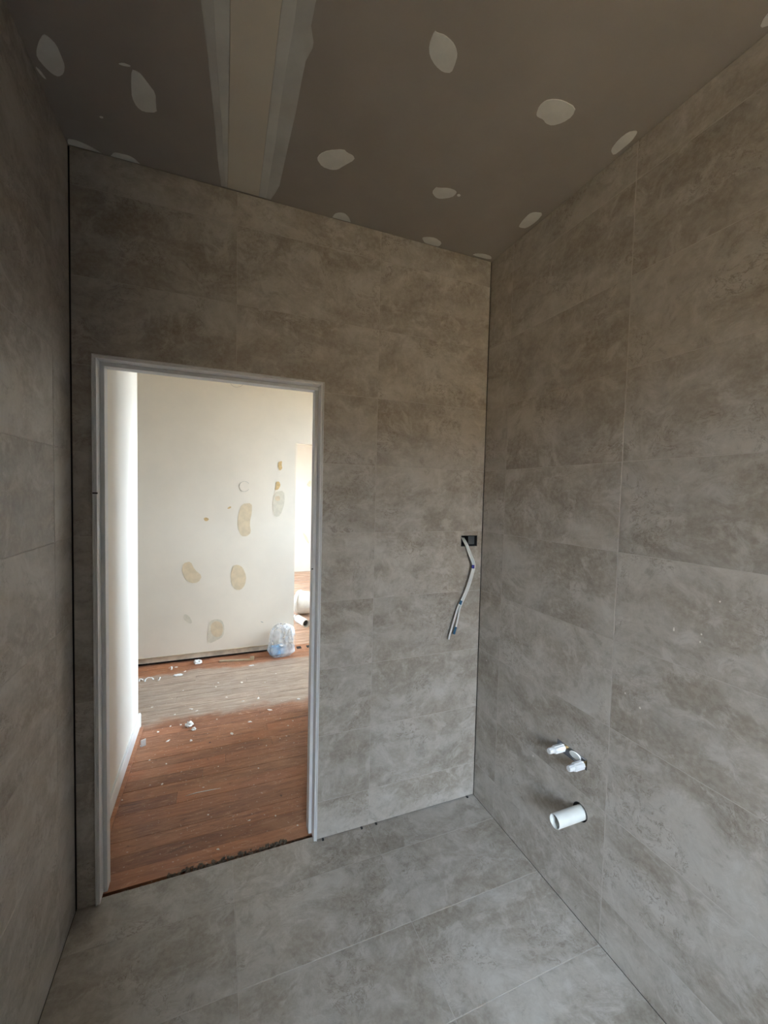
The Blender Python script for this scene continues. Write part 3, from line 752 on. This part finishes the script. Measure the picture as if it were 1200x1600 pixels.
for px, py, s_ in ((1125, 940, .0045), (1053, 983, .006), (1096, 991, .0045), (1094, 1003, .004), (1000, 1106, .007), (977, 1083, .004), (833, 1181, .006), (760, 1032, .004)):
    q = hit(px, py, 0, 0); el = random.uniform(1., 2.2)
    me = slab_mesh('plaster_spot', chaikin([(s_*.5*math.cos(a*1.05)*random.uniform(.7, 1.2), s_*.5*el*math.sin(a*1.05)*random.uniform(.7, 1.2)) for a in range(6)], 1), [], .0006)
    o = link('plaster_spot', me, M['chip'], wall_right); o.matrix_basis = wall_right.matrix_basis.inverted() @ fmat('right', (-.0006, q.y, q.z))
# ------------------------------------------------------------------ things lying in the hall
def fz(px, py): return hit(px, py, 2, HZ)
def blob(name, m, loc, size, seed, sub=2, amp=.35, flat=1., parent=None, fr=2.2):
    bm = bmesh.new(); bmesh.ops.create_icosphere(bm, subdivisions=sub, radius=1)
    for v in bm.verts:
        n = noise.noise(v.co*fr + Vector((seed*3.1, seed*1.7, 0)))
        v.co *= 1 + amp*n
        if v.co.z < 0: v.co.z *= flat
    z0 = min(v.co.z for v in bm.verts)
    for v in bm.verts: v.co = Vector((v.co.x*size[0], v.co.y*size[1], (v.co.z-z0)*size[2]))
    o = link(name, bm_mesh(bm, name), m, parent); o.location = loc
    return o
# crumpled clear plastic bag with a packet
q = fz(441, 1029); bagc = Vector((q.x+.0, q.y+.11, HZ))
bag = tag(empty('plastic_bag', bagc), 'crumpled clear plastic bag standing by the cream wall', 'bag')
bm = bmesh.new(); NR, NS = 34, 96; rings = []
for i_ in range(NR+1):
    h = i_/NR; ring = []
    for j_ in range(NS):
        a_ = j_*2*math.pi/NS
        sq = (abs(math.cos(a_))**3.2 + abs(math.sin(a_))**3.2)**(-1/3.2)          # squarish plan
        prof = (.72+.28*min(1, h/.12)) * (1 - .16*h) * math.sqrt(max(0.0, 1-max(0, (h-.72)/.29)**2))
        fold = .055*math.sin(a_*7+2.2*noise.noise(Vector((a_*.8, h*1.6, 3)))*3) * (.25+.75*h) + .10*noise.noise(Vector((math.cos(a_)*1.6, math.sin(a_)*1.6, h*2.4+7))) \
             - .06*abs(noise.noise(Vector((math.cos(a_)*3.3, math.sin(a_)*3.3, h*5+1))))
        rr_ = sq*prof*(1+fold)
        lean = .018*h
        ring.append(bm.verts.new((rr_*.125*math.cos(a_)+lean, rr_*.105*math.sin(a_), .292*h + .010*noise.noise(Vector((math.cos(a_)*2, math.sin(a_)*2, 5)))*h)))
    rings.append(ring)
for P_, Q_ in zip(rings, rings[1:]):
    for j_ in range(NS): bm.faces.new((P_[j_], P_[(j_+1) % NS], Q_[(j_+1) % NS], Q_[j_]))
bm.faces.new(rings[0][::-1])
link('bag_film', bm_mesh(bm, 'bag_film', True), M['film'], bag)
for dx_, w_ in ((.045, .0), (.075, .02)):
    tube(smooth_path([bagc+Vector(t) for t in ((dx_-.03, -.085, .20), (dx_-.015, -.088, .275-w_), (dx_+.018, -.085, .292-w_), (dx_+.04, -.082, .25-w_), (dx_+.045, -.088, .15), (dx_+.04, -.09, .09))], 4), .0075, 'bag_handle', M['film'], bag, 8, True, .35)
pk = tag(empty('packet', bagc+Vector((-.03, 0, .012))), 'blue and white packet inside the clear plastic bag', 'packet')
def rot_box(n, c, s, rz, m, par):
    o = box_obj(n, (-s[0]/2, s[0]/2, -s[1]/2, s[1]/2, 0, s[2]), m, None, .003); o.parent = par; o.location = c; o.rotation_euler = (0, 0, rz); return o
rot_box('packet_body', (0, 0, 0), (.13, .07, .075), .3, M['blueprint'], pk)
rot_box('packet_label', (.045, -.012, .0765), (.05, .05, .004), .3, M['paper'], pk)
# timber offcut lying along the wall
a, b = fz(343, 1034), fz(397, 1031)
ln = (b-a).length; stick = tag(empty('timber_batten', (a+b)/2), 'thin pale timber batten lying along the foot of the cream wall', 'batten')
stick.rotation_euler = (0, 0, math.atan2(b.y-a.y, b.x-a.x))
o = box_obj('strip', (-ln/2, ln/2, -.012, .012, 0, .011), M['rawtimber'], None, .001); o.parent = stick
o = box_obj('end_block', (ln/2-.035, ln/2, -.014, .014, .0112, .030), M['rawtimber'], None, .001); o.parent = stick
# white plastic offcut by the skirting
q = fz(224, 1166)
t = tag(empty('plastic_offcut', (q.x, q.y, HZ)), 'small upright white plastic offcut beside the skirting board', 'offcut'); t.rotation_euler = (0, 0, .5)
o = box_obj('plate', (-.014, .014, -.002, .002, 0, .042), M['paper'], None, .0008); o.parent = t
o = box_obj('foot', (-.014, .014, .0022, .016, 0, .006), M['paper'], None, .0008); o.parent = t
# paper scraps and shavings
def scrap(px, py, sx, sy, sz, seed, lab, name='paper_scrap', cat='scrap', amp=.5):
    q = fz(px, py); return tag(blob(name, M['paper'], (q.x, q.y, HZ), (sx, sy, sz), seed, 3, amp, .25, None, 1.9), lab, cat)
scrap(309, 1036, .036, .03, .022, 3, 'crumpled white paper scrap at the foot of the cream wall')
scrap(278, 1055, .034, .022, .006, 4, 'flat oval white paper scrap on the pale floor band')
scrap(295, 1134, .022, .022, .020, 6, 'largest crumpled white scrap on the red boards', 'paper_scrap', 'scrap', .8)
scrap(303, 1140, .012, .012, .009, 9, 'small scrap touching the largest crumpled scrap', 'paper_scrap', 'scrap', .8)
scrap(393, 1040, .022, .008, .004, 12, 'thin white flake lying below the timber batten end')
def curl(px, py, r, a0, a1, seed, lab):
    q = fz(px, py); rr = random.Random(seed); pts = []
    for k in range(15):
        t_ = k/14; a = math.radians(a0+(a1-a0)*t_); rad = r*(1-.25*t_)
        pts.append(Vector((rad*math.cos(a), rad*math.sin(a)*.9, .004+.016*math.sin(t_*math.pi)*rr.uniform(.8, 1.1))))
    o = tube(pts, .0055, 'curled_shaving', M['paper'], None, 8, True, .35); o.location = (q.x, q.y, HZ)
    return tag(o, lab, 'shaving', 'curled white shavings')
curl(234, 1064, .035, 200, 20, 1, 'curled white shaving beside the end of the bright wall, in the middle')
curl(244, 1063, .032, -60, 70, 2, 'curled white shaving shaped like a hook, right of the others')
curl(221, 1065, .020, 60, 200, 3, 'curled white shaving half hidden by the bright wall end')
curl(260, 1047, .045, -30, 60, 4, 'curled white shaving close to the foot of the cream wall')
a, b = hit(290, 1244, 2, HZ), hit(345, 1232, 2, HZ)
sh = tube([a+Vector((0, 0, .002)), a.lerp(b, .3)+Vector((0, .004, .003)), a.lerp(b, .7)+Vector((0, .002, .003)), b+Vector((0, 0, .002))], [.0015, .0035, .003, .001], 'long_shaving', M['chip'], None, 6, True, .5)
tag(sh, 'long thin white shaving lying across the near red boards', 'shaving')
# plaster chips
chips = A([(550,452),(565,428),(710,425),(855,425),(615,518),(345,475),(885,597),(290,628),(150,580),(330,690),(265,700),(188,735),(555,655),(430,602),(395,592),(1000,695),(1030,665),(990,760),(950,775),(865,820),(715,830),(240,935),(250,790),(395,790),(585,835),(650,745),(925,370),(355,358),(300,330),(1065,530),(765,672),(815,775),(135,910),(815,525),(720,542)], 4, 200, 960) \
      + A([(375,45),(290,160),(355,155),(140,240),(1080,375),(655,505),(600,320),(962,325),(575,172),(820,350),(870,70),(655,60)], 3.4286, 150, 1180)
rc = random.Random(21)
for k, (px, py) in enumerate(chips):
    q = fz(px, py); far = q.y > 1
    s = rc.uniform(.004, .011) if far else rc.uniform(.0025, .005)
    o = blob('plaster_chip', M['chip'], (q.x, q.y, HZ-.0003), (s*rc.uniform(1, 1.9), s, s*.35), k+1, 1, .95, .3)
    o.rotation_euler = (0, 0, rc.uniform(0, 3))
    z_ = 0 if q.y > 1.32 else (1 if q.y > .72 else 2)
    tag(o, ('tiny white plaster chip on the pale floor band before the cream wall', 'tiny white plaster chip on the red boards mid-hall', 'tiny white plaster speck on the red boards near the threshold')[z_], 'plaster chip',
        ('plaster chips on the pale floor band', 'plaster chips on the red boards mid-hall', 'plaster specks near the threshold')[z_])
# tumbled things in the far room
q = fz(474, 979); t = tag(empty('cardboard_tube', (q.x, q.y+.06, HZ)), 'short white tube lying on the far room floor, end towards the doorway', 'tube')
rr_ = .045; ax = frame((1, 0, 0), (0, 0, 1), (0, -1, 0), (0, 0, rr_)) @ Matrix.Rotation(.25, 4, 'Y')
lathe([(.030, -.12), (rr_, -.12), (rr_, .10), (.036, .10), (.036, -.12)], 'tube_wall', M['pvc'], ax, t, 24)
lathe([(0, .06), (.0355, .06), (.0355, .064), (0, .064)], 'tube_core', M['greyplastic'], ax, t, 24)
q = fz(480, 966); t = tag(empty('bucket', (q.x+.06, q.y+.16, HZ)), 'white plastic bucket lying on its side in the far room', 'bucket')
bx = frame((0, 1, 0), (0, 0, 1), (1, 0, 0), (0, 0, .15)) @ Matrix.Rotation(-.5, 4, 'Y')
lathe([(0, .16), (.115, .16), (.146, -.16), (.150, -.155), (.150, -.14), (.119, .165), (0, .168)], 'bucket_wall', M['pvc'], bx, t, 32)
lathe([(.1465, -.135), (.154, -.135), (.154, -.120), (.1465, -.120), (.1465, -.135)], 'rim', M['pvc'], bx, t, 32)
q = fz(463, 967); o = tag(blob('crumpled_rag', M['paper'], (q.x-.02, q.y, HZ), (.04, .04, .035), 31, 3, .6, .3), 'crumpled white rag beside the tube in the far room', 'rag')
# ------------------------------------------------------------------ outdoors, seen only by the light
box_obj('ground', (-30, 30, -30, 36, -.75, -.6), M['ground']); tag(bpy.data.objects['ground'], 'bare soil yard around the house', kind='structure')
tag(box_obj('wall_neighbour', (-14, 9, YF-5.2, YF-5.0, -.6, 2.9), M['brickred']), 'brown boundary wall outside the window', kind='structure')
